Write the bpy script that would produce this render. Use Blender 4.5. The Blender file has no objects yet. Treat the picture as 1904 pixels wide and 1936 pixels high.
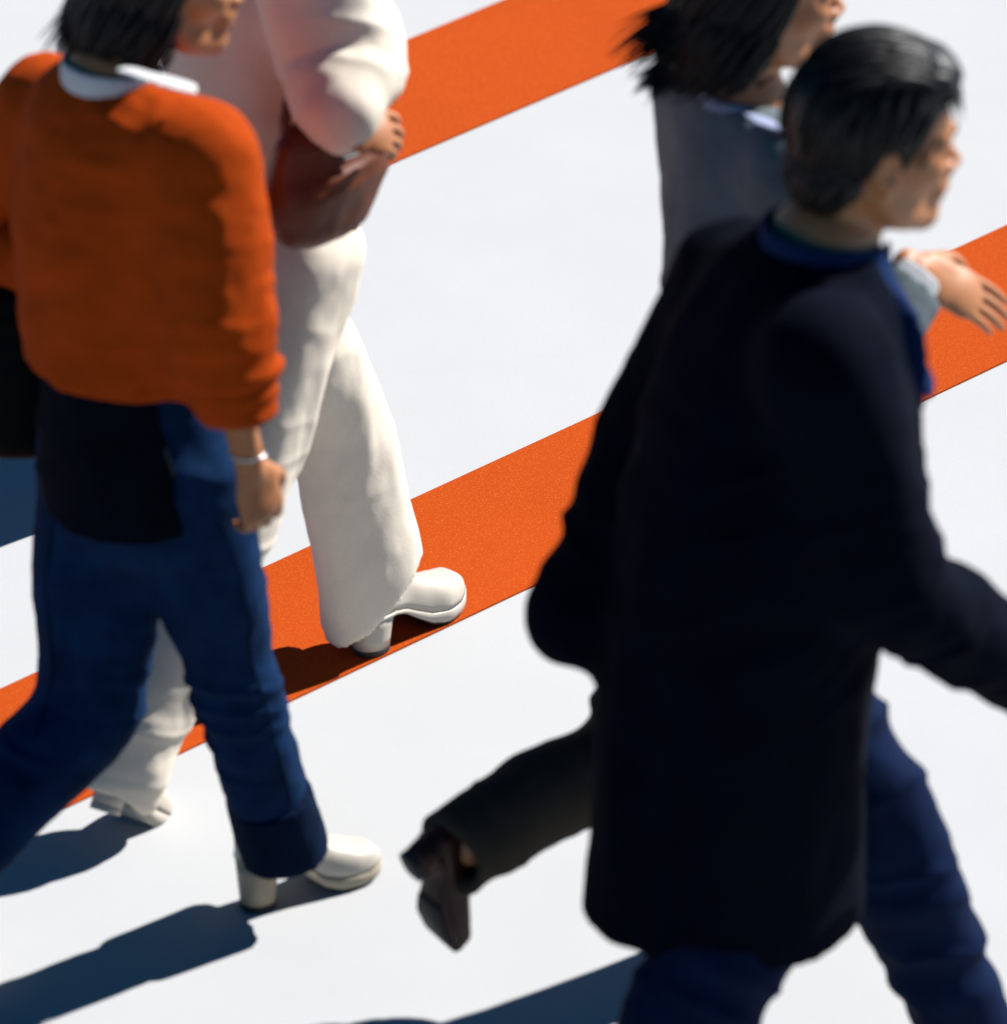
import bpy, math
import numpy as np

# ------------------------------------------------------------------ camera, sky, sun
scene = bpy.context.scene
R_ = math.radians
PITCH, DIST, FOCAL = 30.0, 13.6, 15600.0          # a 295 mm tele lens on a footbridge
cp, sp = math.cos(R_(PITCH)), math.sin(R_(PITCH))
cam_data = bpy.data.cameras.new("camera")
cam = bpy.data.objects.new("camera", cam_data)
scene.collection.objects.link(cam)
cam.location = (0, -cp * DIST, sp * DIST)
cam.rotation_euler = (R_(90 - PITCH), 0, 0)
cam_data.sensor_fit = 'HORIZONTAL'
cam_data.sensor_width = 36.0
cam_data.lens = 36.0 * FOCAL / 1904.0
cam_data.clip_start, cam_data.clip_end = 0.5, 2000
cam_data.dof.use_dof = True
cam_data.dof.focus_distance = 13.7
cam_data.dof.aperture_fstop = 3.2
scene.camera = cam

SUN_EL, SUN_AZ = 40.0, 35.0                        # azimuth from +X towards +Y
world = bpy.data.worlds.new("World")
scene.world = world
world.use_nodes = True
wn = world.node_tree
sky = wn.nodes.new("ShaderNodeTexSky")
sky.sky_type = 'NISHITA'
sky.sun_disc = False
sky.sun_elevation = R_(SUN_EL)
sky.sun_rotation = R_(90 - SUN_AZ)
sky.air_density = 0.35
sky.dust_density = 0.0
sky.ozone_density = 2.0
sky.altitude = 1500
bg = wn.nodes["Background"]
bg.inputs["Strength"].default_value = 0.065
sat = wn.nodes.new("ShaderNodeHueSaturation")      # slide-film blue of the open sky
sat.inputs["Saturation"].default_value = 1.5
sat.inputs["Hue"].default_value = 0.485
wn.links.new(sky.outputs[0], sat.inputs["Color"])
wn.links.new(sat.outputs[0], bg.inputs["Color"])
sun_data = bpy.data.lights.new("sun", 'SUN')
sun_data.energy = 5.0
sun_data.angle = R_(0.53)
sun_data.color = (1.0, 0.985, 0.965)
sun = bpy.data.objects.new("sun", sun_data)
scene.collection.objects.link(sun)
se, ca = R_(SUN_EL), R_(SUN_AZ)
from mathutils import Vector
sdir = Vector((math.cos(se) * math.cos(ca), math.cos(se) * math.sin(ca), math.sin(se)))
sun.rotation_euler = sdir.to_track_quat('Z', 'Y').to_euler()
sun.location = sdir * 20
scene.view_settings.view_transform = 'Standard'
scene.view_settings.look = 'None'
scene.view_settings.exposure = 1.17
scene.view_settings.gamma = 1.0
scene.view_settings.use_curve_mapping = False

# ------------------------------------------------------------------ finding places from the photograph (survey)
CAM = np.array([0, -cp * DIST, sp * DIST]); FW = np.array([0, cp, -sp]); UP = np.array([0, sp, cp]); RT = np.array([1., 0, 0])

def ray(px, py):
    return FW + RT * (px - 952) / FOCAL + UP * (968 - py) / FOCAL

def at_z(px, py, z):
    d = ray(px, py); t = (z - CAM[2]) / d[2]
    return CAM + t * d

class Walker:
    """Where a walker stands: c on the ground, f = walking direction, n = to the left."""
    def __init__(s, px, py, z, l, heading):
        h = R_(heading)
        s.n = np.array([-math.sin(h), math.cos(h), 0]); s.f = np.array([math.cos(h), math.sin(h), 0])
        s.h = heading
        s.c = at_z(px, py, z) - s.n * l; s.c[2] = 0
    def p(s, px, py, l=0.0):               # point of the plane l to the left of the walker's middle
        d = ray(px, py); t = ((s.c - CAM) @ s.n + l) / (d @ s.n)
        return CAM + t * d
    def w(s, f, l, z):
        return s.c + s.f * f + s.n * l + np.array([0, 0, z])

# ------------------------------------------------------------------ noise
def _hash(i, j, k, seed):
    h = (i * 374761393 + j * 668265263 + k * 2147483647 + seed * 1274126177) & 0xffffffff
    h = ((h ^ (h >> 13)) * 1274126177) & 0xffffffff
    return ((h ^ (h >> 16)) & 0xffff) / 32767.5 - 1.0

def noise(p, seed=0):
    p = np.asarray(p, dtype=np.float64)
    i = np.floor(p).astype(np.int64); f = p - i; f = f * f * f * (f * (f * 6 - 15) + 10)
    r = 0
    for dx in (0, 1):
        for dy in (0, 1):
            for dz in (0, 1):
                wgt = (f[:, 0] if dx else 1 - f[:, 0]) * (f[:, 1] if dy else 1 - f[:, 1]) * (f[:, 2] if dz else 1 - f[:, 2])
                r = r + wgt * _hash(i[:, 0] + dx, i[:, 1] + dy, i[:, 2] + dz, seed)
    return r

def basis(axis):
    a = np.asarray(axis, float); a = a / np.linalg.norm(a)
    u = np.cross(a, [0, 0, 1.0] if abs(a[2]) < .9 else [1.0, 0, 0]); u /= np.linalg.norm(u)
    return a, u, np.cross(a, u)

# ------------------------------------------------------------------ distance-field modelling
def _dots(x, y, z, o, v):
    return (x - o[0]) * v[0] + (y - o[1]) * v[1] + (z - o[2]) * v[2]

class Ell:
    def __init__(s, c, r, axes=None):
        s.c = np.asarray(c, float); s.r = np.asarray(r, float)
        s.A = np.eye(3) if axes is None else np.asarray(axes, float)   # rows are the axes
        e = np.sqrt(((s.A * s.r[:, None]) ** 2).sum(0)); s.lo, s.hi = s.c - e, s.c + e
    def d(s, x, y, z):
        q = [_dots(x, y, z, s.c, a) / r for a, r in zip(s.A, s.r)]
        k0 = np.sqrt(q[0] ** 2 + q[1] ** 2 + q[2] ** 2) + 1e-6
        k1 = np.sqrt((q[0] / s.r[0]) ** 2 + (q[1] / s.r[1]) ** 2 + (q[2] / s.r[2]) ** 2) + 1e-6
        return k0 * (k0 - 1) / k1

class Tube:
    """A tapered limb through pts; ru/rv = half sizes across (ru along side)."""
    def __init__(s, pts, ru, rv=None, side=None, sub=4):
        P = np.asarray(pts, float); n = len(P)
        ru = np.asarray(ru, float); rv = ru if rv is None else np.asarray(rv, float)
        if n > 2:
            Q = np.vstack([2 * P[0] - P[1], P, 2 * P[-1] - P[-2]]); out, tt = [], []
            for i in range(n - 1):
                for k in range(sub):
                    t = k / sub; a, b, c, d = Q[i], Q[i + 1], Q[i + 2], Q[i + 3]
                    out.append(.5 * (2 * b + (c - a) * t + (2 * a - 5 * b + 4 * c - d) * t * t + (3 * b - a - 3 * c + d) * t ** 3)); tt.append(i + t)
            out.append(P[-1]); tt.append(n - 1)
            ix = np.arange(n); ru, rv = np.interp(tt, ix, ru), np.interp(tt, ix, rv); P = np.array(out)
        s.P, s.ru, s.rv = P, ru, rv
        s.side = None if side is None else np.asarray(side, float)
        m = np.maximum(ru, rv)[:, None]; s.lo, s.hi = (P - m).min(0), (P + m).max(0)
        s.seg = len(P) - 1
    def segbox(s, i):
        m = max(s.ru[i], s.ru[i + 1], s.rv[i], s.rv[i + 1])
        return np.minimum(s.P[i], s.P[i + 1]) - m, np.maximum(s.P[i], s.P[i + 1]) + m
    def dseg(s, i, x, y, z):
        a, b = s.P[i], s.P[i + 1]; ab = b - a; L = np.linalg.norm(ab) + 1e-9; w = ab / L
        h = _dots(x, y, z, a, w); t = np.clip(h / L, 0, 1)
        if s.side is None:
            r = s.ru[i] + (s.ru[i + 1] - s.ru[i]) * t; hx = h - t * L
            q2 = (x - a[0]) ** 2 + (y - a[1]) ** 2 + (z - a[2]) ** 2 - h * h
            return np.sqrt(np.maximum(q2, 0) + hx * hx) - r
        u = s.side - w * (s.side @ w); u /= np.linalg.norm(u); v = np.cross(w, u)
        ru = s.ru[i] + (s.ru[i + 1] - s.ru[i]) * t; rv = s.rv[i] + (s.rv[i + 1] - s.rv[i]) * t
        rm = np.minimum(ru, rv); qu = _dots(x, y, z, a, u); qv = _dots(x, y, z, a, v); qa = h - t * L
        k0 = np.sqrt((qu / ru) ** 2 + (qv / rv) ** 2 + (qa / rm) ** 2) + 1e-6
        k1 = np.sqrt((qu / ru ** 2) ** 2 + (qv / rv ** 2) ** 2 + (qa / rm ** 2) ** 2) + 1e-6
        return k0 * (k0 - 1) / k1

class Field:
    def __init__(s, vox):
        s.vox = vox; s.ops = []
    def add(s, prim, k=.02):
        s.ops.append(('u', prim, k)); return s
    def sub(s, prim, k=.004):
        s.ops.append(('s', prim, k)); return s
    def cut(s, o, nrm, c=None, r=9.):
        """drop what lies beyond the plane (o, nrm) within r of c"""
        nrm = np.asarray(nrm, float); s.ops.append(('c', (np.asarray(o, float), nrm / np.linalg.norm(nrm), o if c is None else c, r), 0)); return s
    def fn(s, f):
        s.ops.append(('f', f, 0)); return s
    def mesh(s, smooth=2):
        pr = [p for o, p, k in s.ops if o == 'u']; pad = 3 * s.vox + .012
        lo = np.min([p.lo for p in pr], 0) - pad; hi = np.max([p.hi for p in pr], 0) + pad
        N = np.ceil((hi - lo) / s.vox).astype(int) + 1
        ax = [lo[i] + s.vox * np.arange(N[i]) for i in range(3)]
        V = np.full(N, .3, np.float32)
        def sl(l, h, m):
            a = np.maximum(((l - m - lo) / s.vox).astype(int), 0); b = np.minimum(((h + m - lo) / s.vox).astype(int) + 2, N)
            return a, b
        def grids(a, b):
            return (ax[0][a[0]:b[0], None, None].astype(np.float32), ax[1][None, a[1]:b[1], None].astype(np.float32), ax[2][None, None, a[2]:b[2]].astype(np.float32))
        for op, p, k in s.ops:
            if op in 'us':
                m = k + 4 * s.vox; a, b = sl(p.lo, p.hi, m)
                if (b <= a).any(): continue
                S = (slice(a[0], b[0]), slice(a[1], b[1]), slice(a[2], b[2]))
                if isinstance(p, Tube):
                    D = np.full(b - a, .3, np.float32)
                    for i in range(p.seg):
                        l2, h2 = p.segbox(i); a2, b2 = sl(l2, h2, m); a2 = np.maximum(a2, a); b2 = np.minimum(b2, b)
                        if (b2 <= a2).any(): continue
                        S2 = tuple(slice(a2[j] - a[j], b2[j] - a[j]) for j in range(3))
                        D[S2] = np.minimum(D[S2], p.dseg(i, *grids(a2, b2)))
                else:
                    D = p.d(*grids(a, b))
                A = V[S]
                if op == 'u':
                    h = np.maximum(k - np.abs(A - D), 0) / max(k, 1e-6); V[S] = np.minimum(A, D) - h * h * k * .25
                else:
                    D = -D; h = np.maximum(k - np.abs(A - D), 0) / max(k, 1e-6); V[S] = np.maximum(A, D) + h * h * k * .25
            elif op == 'c':
                o, nrm, c, r = p; c = np.asarray(c, float)
                a, b = sl(c - r, c + r, 0); S = (slice(a[0], b[0]), slice(a[1], b[1]), slice(a[2], b[2]))
                V[S] = np.maximum(V[S], _dots(*grids(a, b), o, nrm))
            else:
                V = p(V, *grids(np.zeros(3, int), N)).astype(np.float32)
        vs, q = nets(V, lo, s.vox)
        for _ in range(smooth): vs = relax(vs, q)
        return vs, q

def nets(V, lo, vox):
    ins = V < 0; nx, ny, nz = V.shape
    cnt = np.zeros((nx - 1, ny - 1, nz - 1), np.int8)
    for i in (0, 1):
        for j in (0, 1):
            for k in (0, 1):
                cnt += ins[i:nx - 1 + i, j:ny - 1 + j, k:nz - 1 + k]
    act = np.argwhere((cnt > 0) & (cnt < 8)); idx = np.full(cnt.shape, -1, np.int64); idx[tuple(act.T)] = np.arange(len(act))
    acc = np.zeros((len(act), 3)); num = np.zeros(len(act))
    cor = [(i, j, k) for i in (0, 1) for j in (0, 1) for k in (0, 1)]
    val = {c: V[act[:, 0] + c[0], act[:, 1] + c[1], act[:, 2] + c[2]].astype(float) for c in cor}
    for c in cor:
        for d in range(3):
            if c[d]: continue
            e = list(c); e[d] = 1; a, b = val[c], val[tuple(e)]; m = (a < 0) != (b < 0)
            t = np.where(m, a / np.where(m, a - b, 1), 0)
            pt = np.tile(np.array(c, float), (len(act), 1)); pt[:, d] = t
            acc += pt * m[:, None]; num += m
    vs = lo + vox * (act + acc / num[:, None])
    quads = []
    for d in range(3):
        S0 = [slice(None)] * 3; S1 = [slice(None)] * 3; S0[d] = slice(0, -1); S1[d] = slice(1, None)
        A, B = ins[tuple(S0)], ins[tuple(S1)]; e = np.argwhere(A != B); u, v = (d + 1) % 3, (d + 2) % 3
        e = e[(e[:, u] > 0) & (e[:, v] > 0) & (e[:, u] < V.shape[u] - 1) & (e[:, v] < V.shape[v] - 1)]
        if not len(e): continue
        fl = A[tuple(e.T)]; c = []
        for du, dv in ((-1, -1), (0, -1), (0, 0), (-1, 0)):
            q = e.copy(); q[:, u] += du; q[:, v] += dv; c.append(idx[tuple(q.T)])
        c = np.stack(c, 1); c[~fl] = c[~fl][:, ::-1]; quads.append(c)
    return vs, np.vstack(quads)

def relax(v, q, f=.5):
    n = len(v); s = np.zeros((n, 3)); w = np.zeros(n)
    for a, b in ((0, 1), (1, 2), (2, 3), (3, 0)):
        for i, j in ((q[:, a], q[:, b]), (q[:, b], q[:, a])):
            w += np.bincount(i, minlength=n)
            for d in range(3): s[:, d] += np.bincount(i, v[j, d], minlength=n)
    w = np.maximum(w, 1)
    return v * (1 - f) + f * s / w[:, None]

def normals(v, q):
    a = np.cross(v[q[:, 2]] - v[q[:, 0]], v[q[:, 3]] - v[q[:, 1]]); N = np.zeros_like(v)
    for k in range(4):
        for d in range(3): N[:, d] += np.bincount(q[:, k], a[:, d], minlength=len(v))
    return N / (np.linalg.norm(N, axis=1)[:, None] + 1e-12)

def folds(v, q, specs, drape=.004, fine=.0012, seed=0):
    """cloth: soft hanging folds, then bunched folds round joints. specs: (centre, axis, spread, amplitude, folds per metre)"""
    N = normals(v, q); d = np.zeros(len(v))
    if drape:
        d += drape * (noise(v * [9, 9, 2.6], seed) + .6 * noise(v * [17, 17, 5], seed + 1))
    d += fine * noise(v * [45, 45, 30], seed + 2)
    for k, (c, axis, spread, amp, per) in enumerate(specs):
        a, u, w = basis(axis); e = v - c
        g = np.exp(-(e ** 2).sum(1) / (2 * spread ** 2))
        s = e @ a; warp = noise(np.stack([s * 6, e @ u * 7, e @ w * 7], 1), seed + 7 + k)
        slant = .5 * noise(np.stack([s * 2.5, e @ u * 5, e @ w * 5], 1), seed + 40 + k) * .12 + .30 * (e @ u) + .25 * (e @ w)
        x = (s + slant + .05 * warp) * per
        r1 = noise(np.stack([x * 1.15, e @ u * 5.5, e @ w * 5.5], 1), seed + 20 + k); r2 = noise(np.stack([x * 2.3 + 5, e @ u * 9, e @ w * 9], 1), seed + 30 + k)
        d += amp * g * (1.5 * (1 - 2.2 * np.abs(r1)) * (.55 + .6 * warp) + .35 * r2)
    return v + N * d[:, None]

# ------------------------------------------------------------------ objects
def mesh_data(name, v, q, mat, smooth=True, attr=None):
    me = bpy.data.meshes.new(name)
    v = np.asarray(v, np.float32); q = np.asarray(q)
    me.vertices.add(len(v)); me.vertices.foreach_set("co", v.ravel())
    k = q.shape[1]
    me.loops.add(q.size); me.loops.foreach_set("vertex_index", q.ravel().astype(np.int32))
    me.polygons.add(len(q)); me.polygons.foreach_set("loop_start", np.arange(0, q.size, k, dtype=np.int32))
    me.polygons.foreach_set("use_smooth", np.full(len(q), smooth))
    me.update(calc_edges=True); me.validate()
    if attr is not None:
        at = me.attributes.new("tint", 'FLOAT', 'POINT'); at.data.foreach_set("value", np.asarray(attr, np.float32))
    me.materials.append(mat)
    return me

def obj(name, v, q, mat, parent=None, smooth=True, attr=None, label=None):
    """one mesh object; a child's vertices are stored about the thing's base"""
    root = parent
    while root is not None and root.parent is not None: root = root.parent
    base = np.array(root.location) if root is not None else np.zeros(3)
    o = bpy.data.objects.new(name, mesh_data(name, np.asarray(v) - base, q, mat, smooth, attr))
    scene.collection.objects.link(o)
    if parent is not None: o.parent = parent
    if label: o["label"] = label
    return o

def thing(name, label, cat, loc):
    o = bpy.data.objects.new(name, None); scene.collection.objects.link(o)
    o.location = loc; o.empty_display_size = .1; o["label"] = label; o["category"] = cat
    return o

def join(parts):
    vs, qs, n = [], [], 0
    for v, q in parts:
        vs.append(v); qs.append(q + n); n += len(v)
    return np.vstack(vs), np.vstack(qs)

def loft(rings, closed=True, caps=True):
    """rings: (m, k, 3) -> quads"""
    rg = np.asarray(rings, float); m, k = rg.shape[:2]; v = rg.reshape(-1, 3); q = []
    for i in range(m - 1):
        for j in range(k if closed else k - 1):
            j2 = (j + 1) % k; q.append((i * k + j, i * k + j2, (i + 1) * k + j2, (i + 1) * k + j))
    if caps:
        v = np.vstack([v, rg[0].mean(0), rg[-1].mean(0)]); c0, c1 = m * k, m * k + 1
        for j in range(0, k, 2):
            a, b, c = j, (j + 1) % k, (j + 2) % k
            q.append((c0, c, b, a)); q.append((c1, (m - 1) * k + a, (m - 1) * k + b, (m - 1) * k + c))
    return v, np.array(q)

# ------------------------------------------------------------------ materials
def principled(name):
    m = bpy.data.materials.new(name); m.use_nodes = True
    return m, m.node_tree, m.node_tree.nodes["Principled BSDF"]

def bump(nt, b, src, strength, dist):
    n = nt.nodes.new("ShaderNodeBump"); n.inputs["Strength"].default_value = strength; n.inputs["Distance"].default_value = dist
    nt.links.new(src, n.inputs["Height"]); nt.links.new(n.outputs[0], b.inputs["Normal"])

def tex_noise(nt, scale, detail=3, rough=.6, coord="Object"):
    tc = nt.nodes.new("ShaderNodeTexCoord"); n = nt.nodes.new("ShaderNodeTexNoise")
    n.inputs["Scale"].default_value = scale; n.inputs["Detail"].default_value = detail; n.inputs["Roughness"].default_value = rough
    nt.links.new(tc.outputs[coord], n.inputs["Vector"])
    return n, tc

def ramp(nt, src, stops):
    r = nt.nodes.new("ShaderNodeValToRGB"); el = r.color_ramp.elements
    while len(el) < len(stops): el.new(.5)
    for e, (p, c) in zip(el, stops): e.position = p; e.color = (*c, 1)
    nt.links.new(src, r.inputs[0])
    return r

def fabric(name, col, var=.25, scale=160, rough=.85, sheen=.15, bstr=.35, knit=False, coarse=14):
    m, nt, b = principled(name)
    n1, tc = tex_noise(nt, coarse, 4); n2, _ = tex_noise(nt, scale, 2, .7)
    mx = nt.nodes.new("ShaderNodeMath"); mx.operation = 'ADD'
    h = nt.nodes.new("ShaderNodeMath"); h.operation = 'MULTIPLY'; h.inputs[1].default_value = .5
    nt.links.new(n1.outputs[0], mx.inputs[0]); nt.links.new(n2.outputs[0], mx.inputs[1]); nt.links.new(mx.outputs[0], h.inputs[0])
    c = np.array(col); r = ramp(nt, h.outputs[0], [(.38, c * (1 - var)), (.62, np.minimum(c * (1 + var), 1))])
    nt.links.new(r.outputs[0], b.inputs["Base Color"])
    b.inputs["Roughness"].default_value = rough; b.inputs["Specular IOR Level"].default_value = .04
    b.inputs["Sheen Weight"].default_value = sheen; b.inputs["Sheen Roughness"].default_value = .5
    src = n2.outputs[0]
    if knit:
        w = nt.nodes.new("ShaderNodeTexWave"); w.wave_type = 'BANDS'; w.bands_direction = 'DIAGONAL'
        w.inputs["Scale"].default_value = 120; w.inputs["Distortion"].default_value = 2.5; w.inputs["Detail"].default_value = 1
        nt.links.new(tc.outputs["Object"], w.inputs["Vector"]); src = w.outputs[0]
    bump(nt, b, src, bstr, .003)
    return m

def leather(name, col, rough=.4, var=.2):
    m, nt, b = principled(name)
    n1, tc = tex_noise(nt, 25, 5); n2, _ = tex_noise(nt, 220, 3)
    c = np.array(col); r = ramp(nt, n1.outputs[0], [(.3, c * (1 - var)), (.7, np.minimum(c * (1 + var), 1))])
    nt.links.new(r.outputs[0], b.inputs["Base Color"]); b.inputs["Roughness"].default_value = rough; b.inputs["Specular IOR Level"].default_value = .25 if max(col) > .01 else .08
    bump(nt, b, n2.outputs[0], .15, .001)
    return m

def skin(name, col, lip):
    m, nt, b = principled(name)
    n1, tc = tex_noise(nt, 18, 5); n2, _ = tex_noise(nt, 260, 2)
    c = np.array(col); r = ramp(nt, n1.outputs[0], [(.3, c * .88), (.7, np.minimum(c * 1.1, 1))])
    a = nt.nodes.new("ShaderNodeAttribute"); a.attribute_name = "tint"
    mx = nt.nodes.new("ShaderNodeMix"); mx.data_type = 'RGBA'
    nt.links.new(a.outputs["Fac"], mx.inputs[0]); nt.links.new(r.outputs[0], mx.inputs[6]); mx.inputs[7].default_value = (*lip, 1)
    nt.links.new(mx.outputs[2], b.inputs["Base Color"]); b.inputs["Roughness"].default_value = .5
    b.inputs["Subsurface Weight"].default_value = .12; b.inputs["Subsurface Radius"].default_value = (.01, .004, .002); b.inputs["Subsurface Scale"].default_value = 1.0
    bump(nt, b, n2.outputs[0], .08, .001)
    return m

def hair_mat(name, col):
    m, nt, b = principled(name)
    n1, tc = tex_noise(nt, 60, 3)
    c = np.array(col); r = ramp(nt, n1.outputs[0], [(.3, c * .6), (.7, c * 1.5)])
    nt.links.new(r.outputs[0], b.inputs["Base Color"]); b.inputs["Roughness"].default_value = .48; b.inputs["Specular IOR Level"].default_value = .2
    return m

def plain(name, col, rough=.5, metal=0.):
    m, nt, b = principled(name)
    n1, tc = tex_noise(nt, 40, 3); c = np.array(col)
    r = ramp(nt, n1.outputs[0], [(.35, c * .9), (.65, np.minimum(c * 1.08, 1))]); nt.links.new(r.outputs[0], b.inputs["Base Color"])
    b.inputs["Roughness"].default_value = rough; b.inputs["Metallic"].default_value = metal
    return m

M = dict(
    skin=skin("skin", (.33, .125, .042), (0.228, 0.0608, 0.038)),
    hair=hair_mat("black_hair", (0.003, 0.0027, 0.0027)),
    hair_brown=hair_mat("dark_brown_hair", (0.0061, 0.0038, 0.0023)),
    rust=fabric("rust_knit", (.31, .040, .003), .14, 320, .9, 0, .3, knit=True),
    denim=fabric("blue_denim", (.0038, .0175, .054), .45, 420, .85, 0, .4),
    denim_turn=fabric("dark_denim_cuff", (.0018, .007, .022), .3, 420, .85, 0, .4),
    black_cloth=fabric("black_cloth", (.0015, .0030, .0065), .3, 300, .9, 0, .3),
    white_cloth=fabric("white_cotton", (0.418, 0.418, 0.418), .05, 300, .8, .05, .2),
    cream=fabric("cream_wool", (.60, .525, .43), .05, 320, .85, 0, .25),
    brown_cloth=fabric("brown_knit", (.07, .018, .006), .2, 220, .9, 0, .3),
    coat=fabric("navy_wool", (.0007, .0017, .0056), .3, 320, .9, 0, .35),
    coat_lit=fabric("sunlit_coat_cloth", (.0045, .015, .055), .2, 360, .8, 0, .25),  # coat cloth for collar and lapels, sunlight put in as brighter blue
    shirt=fabric("grey_blue_shirting", (.15, .18, .30), .08, 360, .8, 0, .2),
    suit=fabric("navy_suiting", (.0024, .0075, .028), .25, 360, .8, 0, .25),
    grey=fabric("grey_wool", (.115, .135, .145), .2, 300, .85, 0, .3),
    taupe=fabric("dark_taupe_cloth", (.040, .032, .024), .2, 300, .85, 0, .3),
    lavender=fabric("pale_blue_cotton", (.20, .225, .32), .06, 300, .8, .05, .2),
    brown_leather=leather("brown_leather", (.105, .024, .006), .5),
    black_leather=leather("black_leather", (.002, .002, .0022), .75),
    oxblood=leather("oxblood_leather", (0.0304, 0.0076, 0.0046), .45),
    shoe_cream=leather("cream_shoe_leather", (0.4028, 0.3572, 0.2964), .35, .05),
    sole_cream=leather("cream_sole", (0.3344, 0.2812, 0.1976), .5, .1),
    heel_beige=leather("beige_stacked_heel", (0.304, 0.2432, 0.1672), .5, .12),
    rubber=plain("dark_rubber", (0.0091, 0.0076, 0.0076), .7),
    metal=plain("silver_metal", (0.456, 0.456, 0.4788), .2, 1.),
    eye=plain("eye_dark", (0.0114, 0.0068, 0.0061), .15),
    eye_white=plain("eye_white", (0.38, 0.3648, 0.3572), .25),
)

def ground_mat(name, col, var, speck=None):
    m, nt, b = principled(name)
    n1, tc = tex_noise(nt, 2.2, 6, .6); n2, _ = tex_noise(nt, 330, 3, .7)
    c = np.array(col); r = ramp(nt, n1.outputs[0], [(.35, c * (1 - var)), (.65, np.minimum(c * (1 + var * .5), 1))])
    v = nt.nodes.new("ShaderNodeTexVoronoi"); v.inputs["Scale"].default_value = 210; nt.links.new(tc.outputs["Object"], v.inputs["Vector"])
    mx = nt.nodes.new("ShaderNodeMix"); mx.data_type = 'RGBA'
    s = speck if speck is not None else c * .93
    rr = ramp(nt, n2.outputs[0], [(.54, (0, 0, 0)), (.62, (1, 1, 1))])
    nt.links.new(rr.outputs[0], mx.inputs[0]); nt.links.new(r.outputs[0], mx.inputs[6]); mx.inputs[7].default_value = (*s, 1)
    nt.links.new(mx.outputs[2], b.inputs["Base Color"])
    b.inputs["Roughness"].default_value = .85; b.inputs["Specular IOR Level"].default_value = .06
    bump(nt, b, n2.outputs[0], .18, .002)
    return m

M['white_ground'] = ground_mat("white_painted_ground", (0.38, 0.38, 0.38), .03)
M['orange_paint'] = ground_mat("orange_road_paint", (.33, .041, .002), .06, np.array([.40, .085, .010]))

# ------------------------------------------------------------------ the ground and its painted stripes
def slab(name, c, u, half_u, half_v, z0, z1, mat):
    u = np.array([math.cos(R_(u)), math.sin(R_(u)), 0]); w = np.array([-u[1], u[0], 0]); c = np.array([c[0], c[1], 0])
    v = [c + u * a * half_u + w * b * half_v + np.array([0, 0, z]) for z in (z0, z1) for a, b in ((-1, -1), (1, -1), (1, 1), (-1, 1))]
    q = [(3, 2, 1, 0), (4, 5, 6, 7), (0, 1, 5, 4), (1, 2, 6, 5), (2, 3, 7, 6), (3, 0, 4, 7)]
    o = obj(name, np.array(v), np.array(q), mat, None, False); o["kind"] = "structure"
    return o

slab("road", (0, 0), 0, 150, 150, -.2, 0, M['white_ground'])
STRIPE = 43.0
su = np.array([math.cos(R_(STRIPE)), math.sin(R_(STRIPE)), 0]); sw = np.array([-su[1], su[0], 0])
edge = lambda px, py: at_z(px, py, 0.0) @ sw
for e0, e1, nm in ((.5 * (edge(500, 1080) + edge(1904, 423)), .5 * (edge(300, 1440) + edge(1904, 690)), "crosswalk_stripe"),
                   (.5 * (edge(713, 100) + edge(960, 0)), .5 * (edge(725, 322) + edge(1260, 85)), "crosswalk_stripe")):
    mid = sw * (e0 + e1) / 2
    slab(nm, mid, STRIPE, 9.0, abs(e0 - e1) / 2, .0005, .0035, M['orange_paint'])

# ------------------------------------------------------------------ heads, hands, hair, shoes
def frame(x, z):
    x = np.asarray(x, float); x = x / np.linalg.norm(x); z = np.asarray(z, float); z = z - x * (z @ x); z /= np.linalg.norm(z)
    return np.stack([x, np.cross(z, x), z])            # rows: forward, left, up

def head_frame(yaw, pitch=0., roll=0.):
    y, p = R_(yaw), R_(pitch)
    x = np.array([math.cos(y) * math.cos(p), math.sin(y) * math.cos(p), math.sin(p)])
    z = np.array([-math.cos(y) * math.sin(p), -math.sin(y) * math.sin(p), math.cos(p)])
    l = np.cross(z, x); z = z * math.cos(R_(roll)) + l * math.sin(R_(roll))
    return frame(x, z)

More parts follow.
